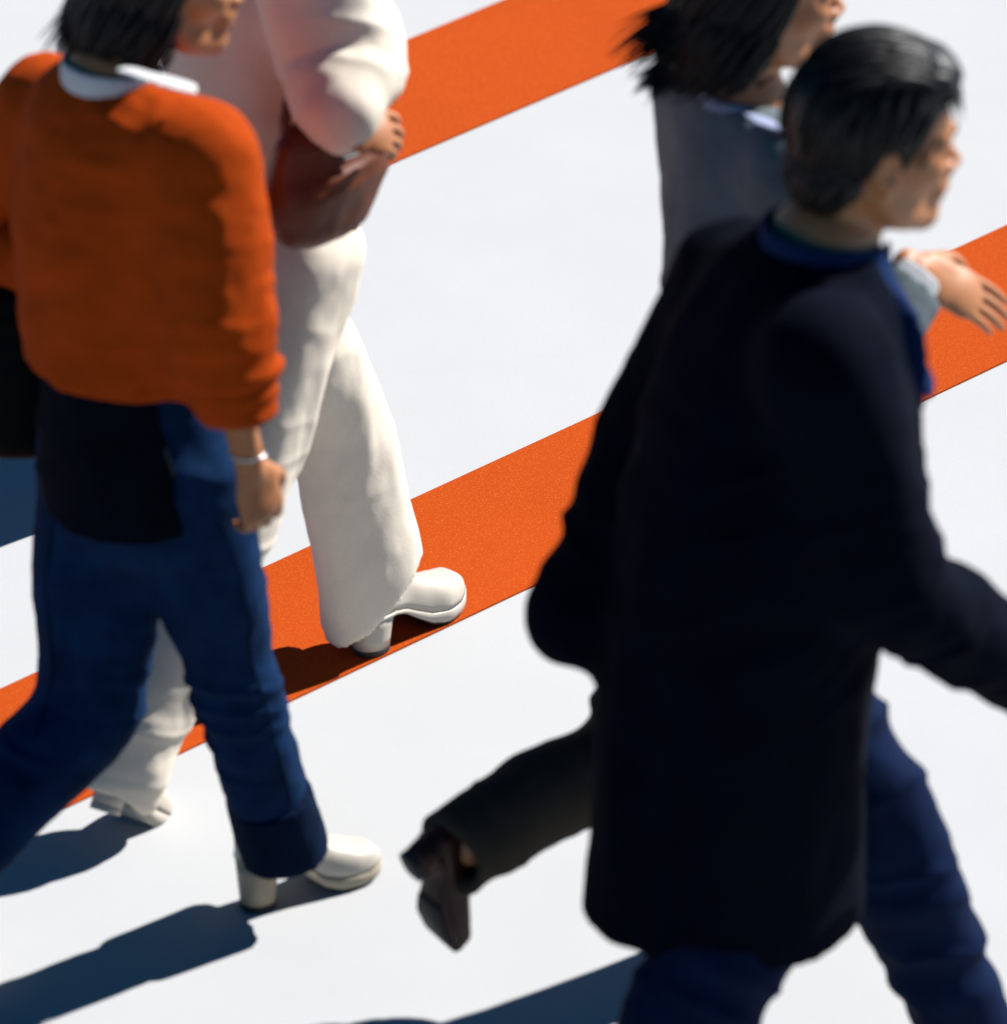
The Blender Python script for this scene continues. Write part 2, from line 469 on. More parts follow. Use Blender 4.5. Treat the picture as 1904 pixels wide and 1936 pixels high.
def head_mesh(neck_base, fem=False, vox=.0026):
    """head about the middle of the skull: face +x, left +y, crown +z; neck_base in the same frame"""
    F = Field(vox); E = Ell; j = .9 if fem else 1.
    F.add(E((-.016, 0, .036), (.092, .072, .082)))
    F.add(E((.030, 0, -.028), (.058, .056 * j, .084)), .03)
    F.add(E((.044, 0, .046), (.046, .058, .050)), .03)
    for s in (1, -1):
        F.add(Tube([(-.008, s * .056 * j, -.045), (.022, s * .047 * j, -.082), (.074, s * .012, -.103)], [.017, .016, .017]), .03)
        F.add(E((.058, s * .044, -.020), (.026, .020, .020)), .03)
        F.add(Tube([(.078, s * .046, .014), (.091, s * .028, .022), (.094, s * .010, .017)], [.008, .009, .008]), .016)
    F.add(E((.079, 0, -.100), (.017, .021 * j, .016)), .02)
    for s in (1, -1):
        F.sub(E((.096, s * .033, .000), (.015, .020, .0125)), .016)
        F.add(E((.0745, s * .032, -.001), (.0135, .0135, .0125)), .004)
        F.add(Tube([(.082, s * .046, -.002), (.0885, s * .032, .0065), (.086, s * .018, .001)], [.0028, .0034, .0028]), .003)
        F.add(Tube([(.082, s * .046, -.002), (.0875, s * .032, -.009), (.086, s * .018, -.002)], [.0026, .003, .0026]), .003)
    F.add(Tube([(.090, 0, .014), (.101, 0, -.012), (.114, 0, -.034)], [.008, .0082, .0115]), .012)
    for s in (1, -1):
        F.add(E((.102, s * .0125, -.038), (.012, .0085, .0085)), .007)
        F.sub(E((.107, s * .007, -.047), (.005, .0035, .004)), .003)
    F.add(E((.088, 0, -.062), (.018, .030, .022)), .02)
    F.add(E((.100, 0, -.0605), (.009, .024, .0062)), .006)
    F.add(E((.098, 0, -.0715), (.009, .020, .0070)), .006)
    F.sub(Tube([(.098, -.024, -.0665), (.1095, 0, -.066), (.098, .024, -.0665)], [.0018, .0022, .0018]), .003)
    for s in (1, -1):
        A = np.array([[1, s * .35, 0], [-s * .35, 1, 0], [.15, 0, 1.]]); A /= np.linalg.norm(A, axis=1)[:, None]
        F.add(E((-.012, s * .077, -.006), (.019, .007, .032), A), .005)
        F.sub(E((-.008, s * .084, -.004), (.010, .006, .018), A), .004)
        F.add(E((-.006, s * .074, -.034), (.008, .006, .009)), .006)
    nb = np.asarray(neck_base, float); r = .048 if fem else .058
    F.add(Tube([(-.030, 0, -.02), (-.034, 0, -.085), nb * .55 + np.array([-.034, 0, -.085]) * .45, nb], [r, r * .96, r, r * 1.35]), .025)
    v, q = F.mesh(1)
    lip = np.clip(1 - np.abs((v[:, 2] + .066) / .0135), 0, 1) * (np.abs(v[:, 1]) < .024) * (v[:, 0] > .094)
    return v, q, np.clip(lip * 2, 0, 1) * (.9 if fem else .5)

def hand_mesh(curl=.35, spread=.08, mirror=1, stub=.035, vox=.0024):
    """wrist at 0, fingers +x, thumb +y (times mirror), back of the hand +z"""
    F = Field(vox)
    F.add(Tube([(-stub, 0, 0), (.005, 0, 0)], [.026, .025], [.019, .018], side=(0, 1, 0)))
    F.add(Ell((.044, 0, 0), (.052, .040, .0145)), .015)
    F.add(Ell((.075, -.002, .002), (.024, .040, .0125)), .012)
    F.add(Ell((.030, .026, -.008), (.030, .016, .014)), .015)
    for i, (y, L, r) in enumerate(((.031, .070, .0085), (.0105, .079, .0088), (-.010, .073, .0084), (-.029, .056, .0074))):
        a = (y / .03) * spread; c = curl * (1 + .12 * i); p = np.array([.086 - abs(y) * .15, y, .001]); pts = [p - np.array([.02, 0, 0]), p]; ang = 0
        for k, fr in enumerate((.45, .31, .24)):
            ang += c * (.8, 1.2, .8)[k]
            p = p + L * fr * np.array([math.cos(ang) * math.cos(a), math.cos(ang) * math.sin(a), -math.sin(ang)]); pts.append(p)
        F.add(Tube(pts, [r, r * 1.02, r * .98, r * .88, r * .72], sub=3), .005)
    F.add(Tube([(.018, .026, -.006), (.042, .050, -.013), (.064, .060, -.020), (.084, .060 - .01 * curl, -.028)], [.013, .0108, .0098, .0078], sub=3), .008)
    v, q = F.mesh(1)
    if mirror < 0: v = v * [1, -1, 1]; q = q[:, ::-1]
    return v, q

def place(v, o, A):
    return np.asarray(o) + v @ np.asarray(A)           # A rows: local axes in world

def locks(seed, n, c, r, root, flow, steps, step, width, thick, grav, lift=1.03, jitter=.2):
    """hair as many tapered locks laid over an ellipsoid and then hanging"""
    rng = np.random.default_rng(seed); c = np.array(c); r = np.array(r)
    d = root(rng, n); d /= np.linalg.norm(d, axis=1)[:, None]; off = lift + rng.uniform(-.03, .06, n)[:, None]
    p = c + d * r * off; rings = []; jit = rng.normal(0, jitter, (n, 3)); wob = rng.uniform(.7, 1.35, n)[:, None]
    stp = step * rng.uniform(.75, 1.2, n)[:, None]
    prev = None; path = [p]
    for s in range(steps):
        q = (p - c) / r; nrm = q / r; nrm /= np.linalg.norm(nrm, axis=1)[:, None]
        f = flow(p, q) + jit * (.6 + .8 * s / steps); f -= nrm * (f * nrm).sum(1)[:, None] * .9
        f /= np.linalg.norm(f, axis=1)[:, None] + 1e-9
        f = f + np.array([0, 0, -grav]) * (s / steps); f /= np.linalg.norm(f, axis=1)[:, None] + 1e-9
        p = p + f * stp; q = (p - c) / r; m = np.linalg.norm(q, axis=1)[:, None]
        p = np.where(m < off, c + q / m * off * r, p); path.append(p)
    path = np.stack(path, 1); K = path.shape[1]; out = []; quads = []
    for k in range(K):
        t = path[:, min(k + 1, K - 1)] - path[:, max(k - 1, 0)]; t /= np.linalg.norm(t, axis=1)[:, None] + 1e-9
        nrm = (path[:, k] - c) / r ** 2; nrm -= t * (nrm * t).sum(1)[:, None]; nrm /= np.linalg.norm(nrm, axis=1)[:, None] + 1e-9
        b = np.cross(t, nrm); x = k / (K - 1); w = width * wob * (math.sin(min(x * 1.9 + .35, 1.57)) * (1 - x ** 3) + .04); h = thick * wob * (1 - x ** 2 * .8)
        out.append(np.stack([path[:, k] + b * w, path[:, k] + nrm * h, path[:, k] - b * w, path[:, k] - nrm * h], 1))
    V = np.stack(out, 1)                                 # n, K, 4, 3
    base = (np.arange(n) * K * 4)[:, None, None]; kk = (np.arange(K - 1) * 4)[None, :, None]; j = np.arange(4)[None, None, :]; j2 = (j + 1) % 4
    q = np.stack([base + kk + j, base + kk + j2, base + kk + 4 + j2, base + kk + 4 + j], -1).reshape(-1, 4)
    return V.reshape(-1, 3), q

def hair_cap(c, r, line, extra=(), vox=.004):
    """the mass under the locks; line: (x, lowest z) pairs of the hairline"""
    xs, zs = zip(*line); F = Field(vox); F.add(Ell(c, r))
    for e in extra: F.add(e, .03)
    def f(V, x, y, z):
        zm = np.interp(x.ravel(), xs, zs).reshape(x.shape)
        return np.maximum(V, (zm - z) * .7)
    F.fn(f)
    v, q = F.mesh(2); N = normals(v, q)
    g = noise(np.stack([v[:, 0] * 30, v[:, 1] * 160, v[:, 2] * 30], 1), 3)
    return v + N * (g * .0025)[:, None], q

def shoe(parent, pivot, yaw, pitch=0., heel=.072, length=.238, mats=('shoe_cream', 'sole_cream', 'heel_beige'), mirror=1, plat=.020, block=.030, roll=0.):
    """upper > sole, outsole, heel, heel tip. pivot: where the ball of the foot touches; x from heel to toe"""
    L = length; k = L / .238; xs = np.concatenate([np.linspace(0, .02, 6)[:-1], np.linspace(.02, .2, 20), np.linspace(.2, .238, 10)[1:]]) * k
    def hw(x):
        t = x / L
        b = np.interp(t, [0, .08, .2, .38, .55, .70, .80, .9, 1], [.026, .030, .031, .027, .034, .043, .042, .036, .030]) * k
        e = np.sqrt(np.clip(1 - np.clip((.09 - t) / .09, 0, 1) ** 2, 0, 1)) * np.sqrt(np.clip(1 - np.clip((t - .84) / .16, 0, 1) ** 2.4, 0, 1))
        return np.maximum(b * e, .0006)
    off = lambda x: np.interp(x / L, [0, .3, .7, 1], [0, .002, .006, -.002]) * mirror
    zb = lambda x: np.interp(x / L, [0, .06, .24, .34, .45, .56, .66, .84, 1], [heel + .006, heel + .002, heel - .002, heel * .80, heel * .45, heel * .14, 0, 0, .010])
    th = lambda x: np.interp(x / L, [0, .3, .5, .66, 1], [.006, .007, plat * .75, plat, plat * .8])
    pv = np.array([.165 * k, 0, 0]); Y, Pt = R_(yaw), R_(pitch)
    Ry = np.array([[math.cos(Pt), 0, math.sin(Pt)], [0, 1, 0], [-math.sin(Pt), 0, math.cos(Pt)]])
    Rz = np.array([[math.cos(Y), -math.sin(Y), 0], [math.sin(Y), math.cos(Y), 0], [0, 0, 1]])
    T = lambda v: np.asarray(pivot) + ((np.asarray(v) - pv) @ Ry.T) @ Rz.T
    # upper
    hx = lambda x: np.interp(x / L, [0, .05, .25, .45, .60, .72, .84, .93, 1], [.050, .056, .058, .062, .056, .046, .036, .026, .006])
    rings = []
    for x in xs:
        w = hw(x) - .0018; h = hx(x); a = np.linspace(0, math.pi, 19); z0 = zb(x) + th(x) - .001
        ring = [(x, off(x) + max(w, .0004) * np.sign(math.cos(t)) * abs(math.cos(t)) ** .62, z0 + h * math.sin(t) ** .78) for t in a]
        rings.append(ring)
    up = obj("shoe", *[f(a) for f, a in zip((T, lambda q: q), loft(rings))], M[mats[0]], parent)
    def plate(z_lo, z_hi, inset, x0=0., x1=1.):
        rg = []
        for x in xs[(xs >= x0 * L) & (xs <= x1 * L)]:
            w = max(hw(x) - inset, .0004); lo_, hi_ = z_lo(x), z_hi(x); c = off(x); e = min(.002, w * .3)
            rg.append([(x, c - w + e, lo_), (x, c + w - e, lo_), (x, c + w, lo_ + .0015), (x, c + w, hi_ - .0015), (x, c + w - e, hi_), (x, c - w + e, hi_), (x, c - w, hi_ - .0015), (x, c - w, lo_ + .0015)])
        v, q = loft(rg); return T(v), q[:, ::-1]
    obj("sole", *plate(zb, lambda x: zb(x) + th(x), -.0008), M[mats[1]], up)
    obj("welt", *plate(lambda x: zb(x) + th(x) - .0005, lambda x: zb(x) + th(x) + .0016, .0012), M['rubber'], up)
    obj("outsole", *plate(lambda x: zb(x) - .004, lambda x: zb(x) + .0004, .001, .5, 1.), M[mats[3] if len(mats) > 3 else 'rubber'], up)
    if heel > .012:
        def column(z0, z1, s0, s1):
            rg = []
            for z, s in ((z0, s0), (z0 + .3 * (z1 - z0), s0 * .7 + s1 * .3), (z0 + .7 * (z1 - z0), s0 * .3 + s1 * .7), (z1, s1)):
                a = np.linspace(0, 2 * math.pi, 24, endpoint=False); ring = []
                for t in a:
                    cx, cy = math.cos(t), math.sin(t); r = (abs(cx) ** 3.2 + abs(cy) ** 3.2) ** (-1 / 3.2) if cx > 0 else 1.
                    tilt = (z1 > .02) * (z == z1)
                    x = .033 * k + .004 * (z0 + heel - z) / heel * 0 + (s * 1.02) * cx * r
                    ring.append((x, s * cy * r * .98, z + (tilt * (.003 - .06 * (x - .03 * k)))))
                rg.append(ring)
            v, q = loft(rg); return T(v), q
        obj("heel", *column(.006, heel + .001, block * .86 * k, block * 1.06 * k), M[mats[2]], up)
        obj("heel_tip", *column(-.004, .0063, block * .87 * k, block * .875 * k), M[mats[3] if len(mats) > 3 else 'rubber'], up)
    return up

# ------------------------------------------------------------------ the figure under the clothes
def core(J, head_A, head_o, hands, fem, skin_key='skin', parent=None, thin=.85, hs=1.0, hand_scale=1.0):
    head_A = np.asarray(head_A) * hs
    """one body: trunk and limbs, head with neck, hands"""
    F = Field(.009); side = J['side']; s = thin
    F.add(Tube([J['pelvis'], J['waist'], J['chest'], J['neck']], np.array([.15, .12, .14, .06]) * s, np.array([.105, .09, .10, .055]) * s, side=side))
    for x in 'RL':
        F.add(Tube([J['sh' + x], J['el' + x], J['wr' + x]], np.array([.052, .040, .026]) * s), .03)
        F.add(Tube([J['hip' + x], J['kn' + x], J['an' + x]], np.array([.082, .056, .036]) * s), .04)
        F.add(Ell(J['an' + x], (.032, .032, .032)), .02)
    parts = [F.mesh(2)]; tints = [np.zeros(len(parts[0][0]))]
    hv, hq, lip = head_mesh((np.asarray(J['neck']) - head_o) @ head_A.T / hs ** 2, fem)
    parts.append((place(hv, head_o, head_A), hq)); tints.append(lip)
    for x, (direction, back, *pose) in hands.items():
        v, q = hand_mesh(*pose); A = frame(direction, back)
        v = v * (.92 if fem else 1.) * hand_scale
        parts.append((place(v, J['wr' + x], A), q)); tints.append(np.zeros(len(v)))
    v, q = join(parts)
    body = obj("body", v, q, M[skin_key], parent, attr=np.concatenate(tints))
    ball = Field(.002).add(Ell((0, 0, 0), (.0118, .0118, .0118))).mesh(2); iris = Field(.0014).add(Ell((.0085, 0, 0), (.0042, .0058, .0058))).mesh(2)
    for y in (1, -1):
        o = np.array([.0772, y * .032, -.001])
        e = obj("eye", place(ball[0] + o, head_o, head_A), ball[1], M['eye_white'], body)
        obj("iris", place(iris[0] + o, head_o, head_A), iris[1], M['eye'], e)
        br = Field(.0018).add(Tube([(.0995, y * .014, .0185), (.098, y * .032, .027), (.084, y * .050, .021)], [.0022, .0028, .0016], [.0035, .0042, .002], side=(1, 0, 0))).mesh(1)
        obj("eyebrow", place(br[0], head_o, head_A), br[1], M['hair'], body)
    return body

def dome_root(zmin, front=.4):
    def f(rng, n):
        out = np.zeros((0, 3))
        while len(out) < n:
            d = rng.normal(size=(n * 3, 3)); d /= np.linalg.norm(d, axis=1)[:, None]
            out = np.vstack([out, d[(d[:, 2] > zmin) & (d[:, 0] < front + .9 * np.maximum(d[:, 2], 0))]])
        return out[:n]
    return f

def hair_bob(parent, A, o, seed, mat, back=0., wide=1., low=-.12, flick=.3, jit=.12, face=.012, long=1.):
    c, r = np.array((-.018, 0, .036)), np.array((.104, .090, .098)) * [1, wide, 1]
    low_e = Ell((-.042, 0, low * .45), (.088, .090 * wide, .095))
    cap = hair_cap(c, r * .97, [(-.2, low), (-.03, low + .01), (-.008, low * .7), (.010, .01), (.045, .055), (.078, .072), (.2, .085)], [low_e])
    par = np.array((.02, -.012, .13))
    def flow(p, q):
        d = p - par; d = d / (np.linalg.norm(d, axis=1)[:, None] + 1e-6) + np.array([-.55, 0, -.25])
        return d + np.array([-flick, 0, 0]) * np.clip(-(p[:, 2:3]) / .1, 0, 1.5)
    a = locks(seed, 760, c, r, dome_root(-.15, .15), flow, int(11 * long), .0155, .0050, .0024, 1.6 - back, 1.0, jit)
    b = locks(seed + 1, 460, (-.04, 0, low * .4), (.094, .095 * wide, .095), lambda rng, n: (lambda d: np.where(d[:, :1] > .45, -d, d))(rng.normal(size=(n, 3)) * [1, 1, .5]), flow, int(7 * long), .0135, .0045, .0022, 1.4 - back, .97, jit)
    def clear(v, q, n):
        vv = v.reshape(n, -1, 3); bad = ((vv[:, :, 0] > face + .25 * np.clip(vv[:, :, 2], 0, 1)) & (vv[:, :, 2] < .055)).any(1)
        m = np.repeat(~bad, vv.shape[1]); idx = np.cumsum(m) - 1
        return v[m], idx[q[m[q].all(1)]]
    v, q = join([cap, clear(*a, 760), clear(*b, 460)])
    return obj("hair", place(v, o, A), q, M[mat], parent)

def hair_short(parent, A, o, seed, mat):
    c, r = np.array((-.012, 0, .042)), np.array((.106, .085, .098))
    cap = hair_cap(c, r * .985, [(-.2, -.088), (-.05, -.086), (-.036, -.06), (-.030, .018), (.006, .020), (.012, -.022), (.026, -.020), (.036, .030), (.066, .058), (.08, .072), (.3, .078)],
                   [Ell((-.055, 0, -.035), (.050, .066, .055)), Ell((.055, 0, .098), (.048, .060, .030))])
    top = lambda rng, n: np.stack([rng.uniform(-.75, .55, n), rng.uniform(-.75, .75, n), rng.uniform(.55, 1., n)], 1)
    fl = lambda p, q: np.stack([np.full(len(p), 1.), .25 * np.sign(p[:, 1]) * np.abs(p[:, 1]) / .05 - .15, .25 - 11 * np.clip(p[:, 0] - .03, -.03, .1)], 1)
    a = locks(seed, 620, c + [.002, 0, .004], r * [1.02, 1.0, 1.01], top, fl, 8, .0105, .0048, .0026, .35, 1.0, .13)
    side = lambda rng, n: (lambda d: np.where(d[:, :1] > .35, d * [-1, 1, 1], d))(np.stack([rng.uniform(-1, .35, n), rng.choice([-1, 1], n) * rng.uniform(.2, 1, n), rng.uniform(-.4, .75, n)], 1))
    fs = lambda p, q: np.stack([-.35 - 6 * np.clip(p[:, 0], -.02, .05), 0 * p[:, 0], np.full(len(p), -1.)], 1)
    b = locks(seed + 1, 560, c, r * [1, .99, 1], side, fs, 5, .0115, .0048, .0022, .3, 1.0, .15)
    # locks stop at the hairline
    def keep(v, q, n):
        vv = v.reshape(n, -1, 3); mid = vv[:, -3:].mean(1)
        ok = ~((vv[:, -9:, 0] > -.032) & (vv[:, -9:, 2] < .012) & (vv[:, -9:, 0] < .008)).any(1) & ~((mid[:, 0] > .008) & (mid[:, 2] < -.022)) & ~((mid[:, 0] > .034) & (mid[:, 2] < .045)) & (mid[:, 2] > -.098)
        m = np.repeat(ok, vv.shape[1]); idx = np.cumsum(m) - 1
        return v[m], idx[q[m[q].all(1)]]
    b = keep(*b, 560)
    nape = lambda rng, n: (lambda d: np.where(d[:, :1] > .1, d * [-1, 1, 1], d))(rng.normal(size=(n, 3)) * [1, 1, .6] + [0, 0, .25])
    fn_ = lambda p, q: np.stack([-.25 + 0 * p[:, 0], -1.5 * p[:, 1] / .07 * .3, np.full(len(p), -1.)], 1)
    e = keep(*locks(seed + 2, 260, (-.055, 0, -.033), (.052, .068, .056), nape, fn_, 4, .0105, .0048, .0022, .3, .99, .15), 260)
    v, q = join([cap, a, b, e])
    return obj("hair", place(v, o, A), q, M[mat], parent)

def ring_collar(J, neck, r, h, lean, thick, open_front=.5, vox=.0032, flap=None, f=None, n=None):
    """a shirt or coat collar: a band round the neck, open in front, with its points"""
    f, n = np.asarray(f), np.asarray(n); F = Field(vox); pts = []
    for t in np.linspace(open_front, 2 * math.pi - open_front, 15):
        a = math.cos(t); pts.append(neck + f * (r * a + .008) + n * (r * .92 * math.sin(t)) + np.array([0, 0, lean * (-a)]))
    F.add(Tube(pts, np.full(15, h), np.full(15, thick), side=(0, 0, 1), sub=2))
    if flap:
        for s in (1, -1):
            a = pts[1] if s > 0 else pts[-2]
            for (df, dl, dz, w) in flap:
                b = a + f * df + n * (dl * s) + np.array([0, 0, dz])
                F.add(Tube([a, b], [h * .9, w], [thick, thick], side=np.cross(f, [0, 0, 1.]) * s * .6 + f * .2 + np.array([0, 0, .5])), .01)
    return F.mesh(1)

UPV = np.array([0, 0, 1.])

def arm(F, J, x, radii, k=.03, ext=0.):
    a, b, c = J['sh' + x], J['el' + x], J['wr' + x]; c = c + (c - b) / np.linalg.norm(c - b) * ext
    F.add(Tube([a, a * .5 + b * .5, b, b * .5 + c * .5, c], radii), k)

def leg(F, J, x, radii, k=.04, ext=0.):
    a, b, c = J['hip' + x], J['kn' + x], J['an' + x]; c = c + (c - b) / np.linalg.norm(c - b) * ext
    F.add(Tube([a, a * .5 + b * .5, b, b * .5 + c * .5, c], radii), k)

def hem(F, J, x, ext=0., kind='leg', r=.16, bore=.8, rad=.05):
    """open end of a sleeve or trouser leg: cut square and hollowed"""
    b, c = (J['kn' + x], J['an' + x]) if kind == 'leg' else (J['el' + x], J['wr' + x])
    w = (c - b) / np.linalg.norm(c - b); e = c + w * ext
    F.cut(e, w, e + w * r * .9, r)
    F.sub(Tube([e - w * .05, e + w * .05], [rad * .8, rad]), .003)

def finish(name, F, mat, parent, specs=(), drape=.004, fine=.0012, seed=0, smooth=2, label=None):
    v, q = F.mesh(smooth)
    return obj(name, folds(v, q, specs, drape, fine, seed), q, M[mat], parent, label=label)

def seam(name, garment, path, mat, r=.0016, lift=.0008, base=None, closed=False):
    """a raised seam that follows the cloth: path points are dropped onto the nearest cloth"""
    me = garment.data; n_ = len(me.vertices); v = np.empty(n_ * 3, np.float32); me.vertices.foreach_get("co", v); v = v.reshape(-1, 3) + np.asarray(base)
    nr = np.empty(n_ * 3, np.float32); me.vertices.foreach_get("normal", nr); nr = nr.reshape(-1, 3)
    P = np.asarray(path, float); t = np.linspace(0, len(P) - 1, (len(P) - 1) * 14 + 1); P = np.stack([np.interp(t, np.arange(len(P)), P[:, d]) for d in range(3)], 1)
    pts = []
    for p in P:
        i = np.argsort(((v - p) ** 2).sum(1))[:6]; m = nr[i].mean(0); pts.append(v[i].mean(0) + m / (np.linalg.norm(m) + 1e-9) * lift)
    pts = np.array(pts)
    for _ in range(3): pts[1:-1] = pts[1:-1] * .5 + .25 * (pts[:-2] + pts[2:])
    rings = []
    for i in range(len(pts)):
        a, u, w = basis(pts[min(i + 1, len(pts) - 1)] - pts[max(i - 1, 0)] + 1e-6); rings.append([pts[i] + r * (u * math.cos(k) + w * math.sin(k)) for k in np.linspace(0, 2 * math.pi, 6, endpoint=False)])
    v2, q2 = loft(rings)
    return obj(name, v2, q2, M[mat], garment)

def bend(J, k, a, b, spread, amp, per):
    ax = J[b] - J[a]; return (J[k], ax, spread, amp, per)

# ------------------------------------------------------------------ 1: woman in the rust sweater
W = Walker(505, 1722, 0, -.08, 40); n, f = W.n, W.f
J = dict(side=n, pelvis=W.p(262, 850), waist=W.p(246, 735), chest=W.p(222, 390), neck=W.p(205, 150),
         shR=W.p(374, 298, -.165), elR=W.p(412, 620, -.235), wrR=W.p(476, 890, -.235),
         shL=W.p(92, 205, .17), elL=W.p(-100, 425, .32), wrL=W.p(55, 485, .20),
         knR=W.p(428, 1230, -.08), anR=W.p(534, 1600, -.08), knL=W.p(165, 1330, .08), anL=W.p(-110, 1640, .08))
J['hipR'] = J['pelvis'] - n * .08 + f * .02; J['hipL'] = J['pelvis'] + n * .085
P = thing("person", "person in a rust orange sweater, rolled blue jeans and cream block-heeled shoes", "person", W.c)
A = head_frame(18, -6); O = W.p(312, -46)
core(J, A, O, dict(R=(-UPV + f * .25, -n, .45, .06, 1), L=(f * .9 - UPV * .3, n, .5, .05, -1)), True, 'skin', P)
hair_bob(P, A, O, 11, 'hair', wide=1.0, low=-.112, flick=-.15, jit=.06, long=.86)
S = Field(.006)
S.add(Tube([W.p(250, 690), W.p(246, 620), W.p(230, 420), W.p(215, 270), W.p(206, 165)], [.148, .166, .182, .150, .070], [.135, .152, .150, .120, .070], side=n))
arm(S, J, 'R', [.088, .088, .078, .068, .054], .07, -.075)
arm(S, J, 'L', [.078, .070, .064, .058, .050], .05)
c0 = W.p(246, 662); S.cut(c0, -UPV, c0 - UPV * .3, .30)
w_ = (J['wrR'] - J['elR']) / np.linalg.norm(J['wrR'] - J['elR']); e_ = J['wrR'] - w_ * .085
S.cut(e_, w_, e_ + w_ * .1, .105)
S.sub(Tube([e_ - w_ * .03, e_ + w_ * .05], [.034, .042]), .003)
S.sub(Tube([W.p(206, 185), W.p(207, 60)], [.058, .075]), .006)
finish("sweater", S, 'rust', P, [bend(J, 'elR', 'shR', 'wrR', .085, .010, 26), (J['elR'] * .55 + J['wrR'] * .45, w_, .07, .009, 30), (J['shR'], J['elR'] - J['shR'], .10, .005, 14),
                                 (W.p(250, 640), UPV, .16, .008, 16), bend(J, 'elL', 'shL', 'wrL', .10, .008, 20)], .006, .0015, 1)
S = Field(.0032); nk = W.p(207, 146)
v, q = ring_collar(J, nk, .074, .024, .012, .0050, .55, flap=[(-.005, .05, -.055, .012), (-.05, .045, -.05, .012), (-.075, .02, -.035, .018)], f=f, n=n)
fl = Field(.003)
fl.add(Tube([W.p(240, 132, -.10), W.p(300, 150, -.150), W.p(368, 168, -.185)], [.030, .040, .030], [.0045, .0045, .004], side=f * .9 - UPV * .35 - n * .1))
v, q = join([(v, q), fl.mesh(1)])
obj("collar", v, q, M['white_cloth'], P)
S = Field(.006)
S.add(Tube([W.p(246, 700), J['pelvis'], W.p(270, 930)], [.128, .140, .132], [.100, .116, .112], side=n))
leg(S, J, 'R', [.088, .085, .072, .062, .060], .04); leg(S, J, 'L', [.095, .095, .082, .074, .070], .05)
cz = J['anR']; kz = J['anR'] - J['knR']; kz /= np.linalg.norm(kz)
hem(S, J, 'R', 0., rad=.052); hem(S, J, 'L', .02, rad=.06)
T1 = finish("trousers", S, 'denim', P, [bend(J, 'knR', 'hipR', 'anR', .13, .006, 20), bend(J, 'knL', 'hipL', 'anL', .13, .007, 17), (J['hipR'], J['knR'] - J['hipR'], .13, .006, 15), (cz - kz * .1, kz, .09, .006, 22)], .004, .001, 2)
S = Field(.005)
S.add(Tube([cz - kz * .105, cz - kz * .05, cz + kz * .012], [.070, .073, .076], [.066, .068, .070], side=n))
S.cut(cz + kz * .006, kz); S.cut(cz - kz * .108, -kz); S.sub(Tube([cz - kz * .02, cz + kz * .05], [.060, .066]), .003)
finish("trouser_cuff", S, 'denim_turn', T1, [(cz - kz * .09, kz, .05, .004, 30)], .004, .001, 5)
S = Field(.006)
S.add(Tube([W.p(246, 690), W.p(254, 820), W.p(262, 960)], [.142, .153, .158], [.114, .134, .140], side=n))
c1 = W.p(258, 930); S.cut(c1, -UPV + .10 * f); S.cut(W.p(262, 820) - f * .045, f + UPV * .12, W.p(262, 860) + f * .1, .4); S.sub(Tube([W.p(260, 900), W.p(266, 1040)], [.14, .158], [.118, .136], side=n), .003)
finish("tunic", S, 'black_cloth', P, [(W.p(254, 800), UPV, .15, .006, 13)], .005, .001, 3)
out = lambda p, d: p - n * d
seam("outseam", T1, [out(J['hipR'] - UPV * .06, .13), out(J['hipR'] * .5 + J['knR'] * .5, .12), out(J['knR'], .11), out(J['knR'] * .4 + J['anR'] * .6, .1), out(J['anR'] - kz * .12, .09)], 'denim_turn', base=W.c)
seam("outseam", T1, [J['hipL'] - f * .12 - n * .03, J['hipL'] * .5 + J['knL'] * .5 - f * .13, J['knL'] - f * .12 - n * .03], 'denim_turn', base=W.c)
# watch strap on the near wrist
v, q = Field(.0022).add(Tube([J['wrR'] - w_ * .035 + (f * math.cos(t) + n * math.sin(t)) * .027 for t in np.linspace(0, 2 * math.pi, 21)], np.full(21, .0035), np.full(21, .0018), side=UPV, sub=2)).mesh(1)
obj("bracelet", v, q, M['metal'], P)
shoe(P, W.p(634, 1684, -.08) * [1, 1, 0] + [0, 0, .0045], 30, 0, .078, .246, block=.029)
shoe(P, W.w(-.50, .09, .02), 42, 38, .078, .238, mirror=-1)
# her black handbag, hanging from the other arm behind her back
B = thing("handbag", "black handbag hanging at the back of the person in the rust orange sweater", "handbag", W.p(10, 860, .24) * [1, 1, 0] + [0, 0, W.p(10, 850, .24)[2]])
S = Field(.006); a, b = W.p(22, 570, .24), W.p(34, 780, .24)
S.add(Tube([a, a * .5 + b * .5, b], [.085, .110, .112], [.040, .065, .068], side=f * .75 + n * -.65))
finish("bag_body", S, 'black_leather', B, [(a, UPV, .1, .006, 18)], .004, .001, 6)
for k in (.045, -.045):
    d_ = f * .75 - n * .65; d_ /= np.linalg.norm(d_); g_ = np.cross(d_, UPV)
    v, q = Field(.004).add(Tube([a + d_ * .06 + g_ * k * .5 - UPV * .01, a + d_ * .05 + UPV * .09 + g_ * k * .4, a + UPV * .135 + g_ * k * .2, a - d_ * .05 + UPV * .09 + g_ * k * .4, a - d_ * .06 + g_ * k * .5 - UPV * .01], np.full(5, .007))).mesh(1)
    obj("handle", v, q, M['black_leather'], B)

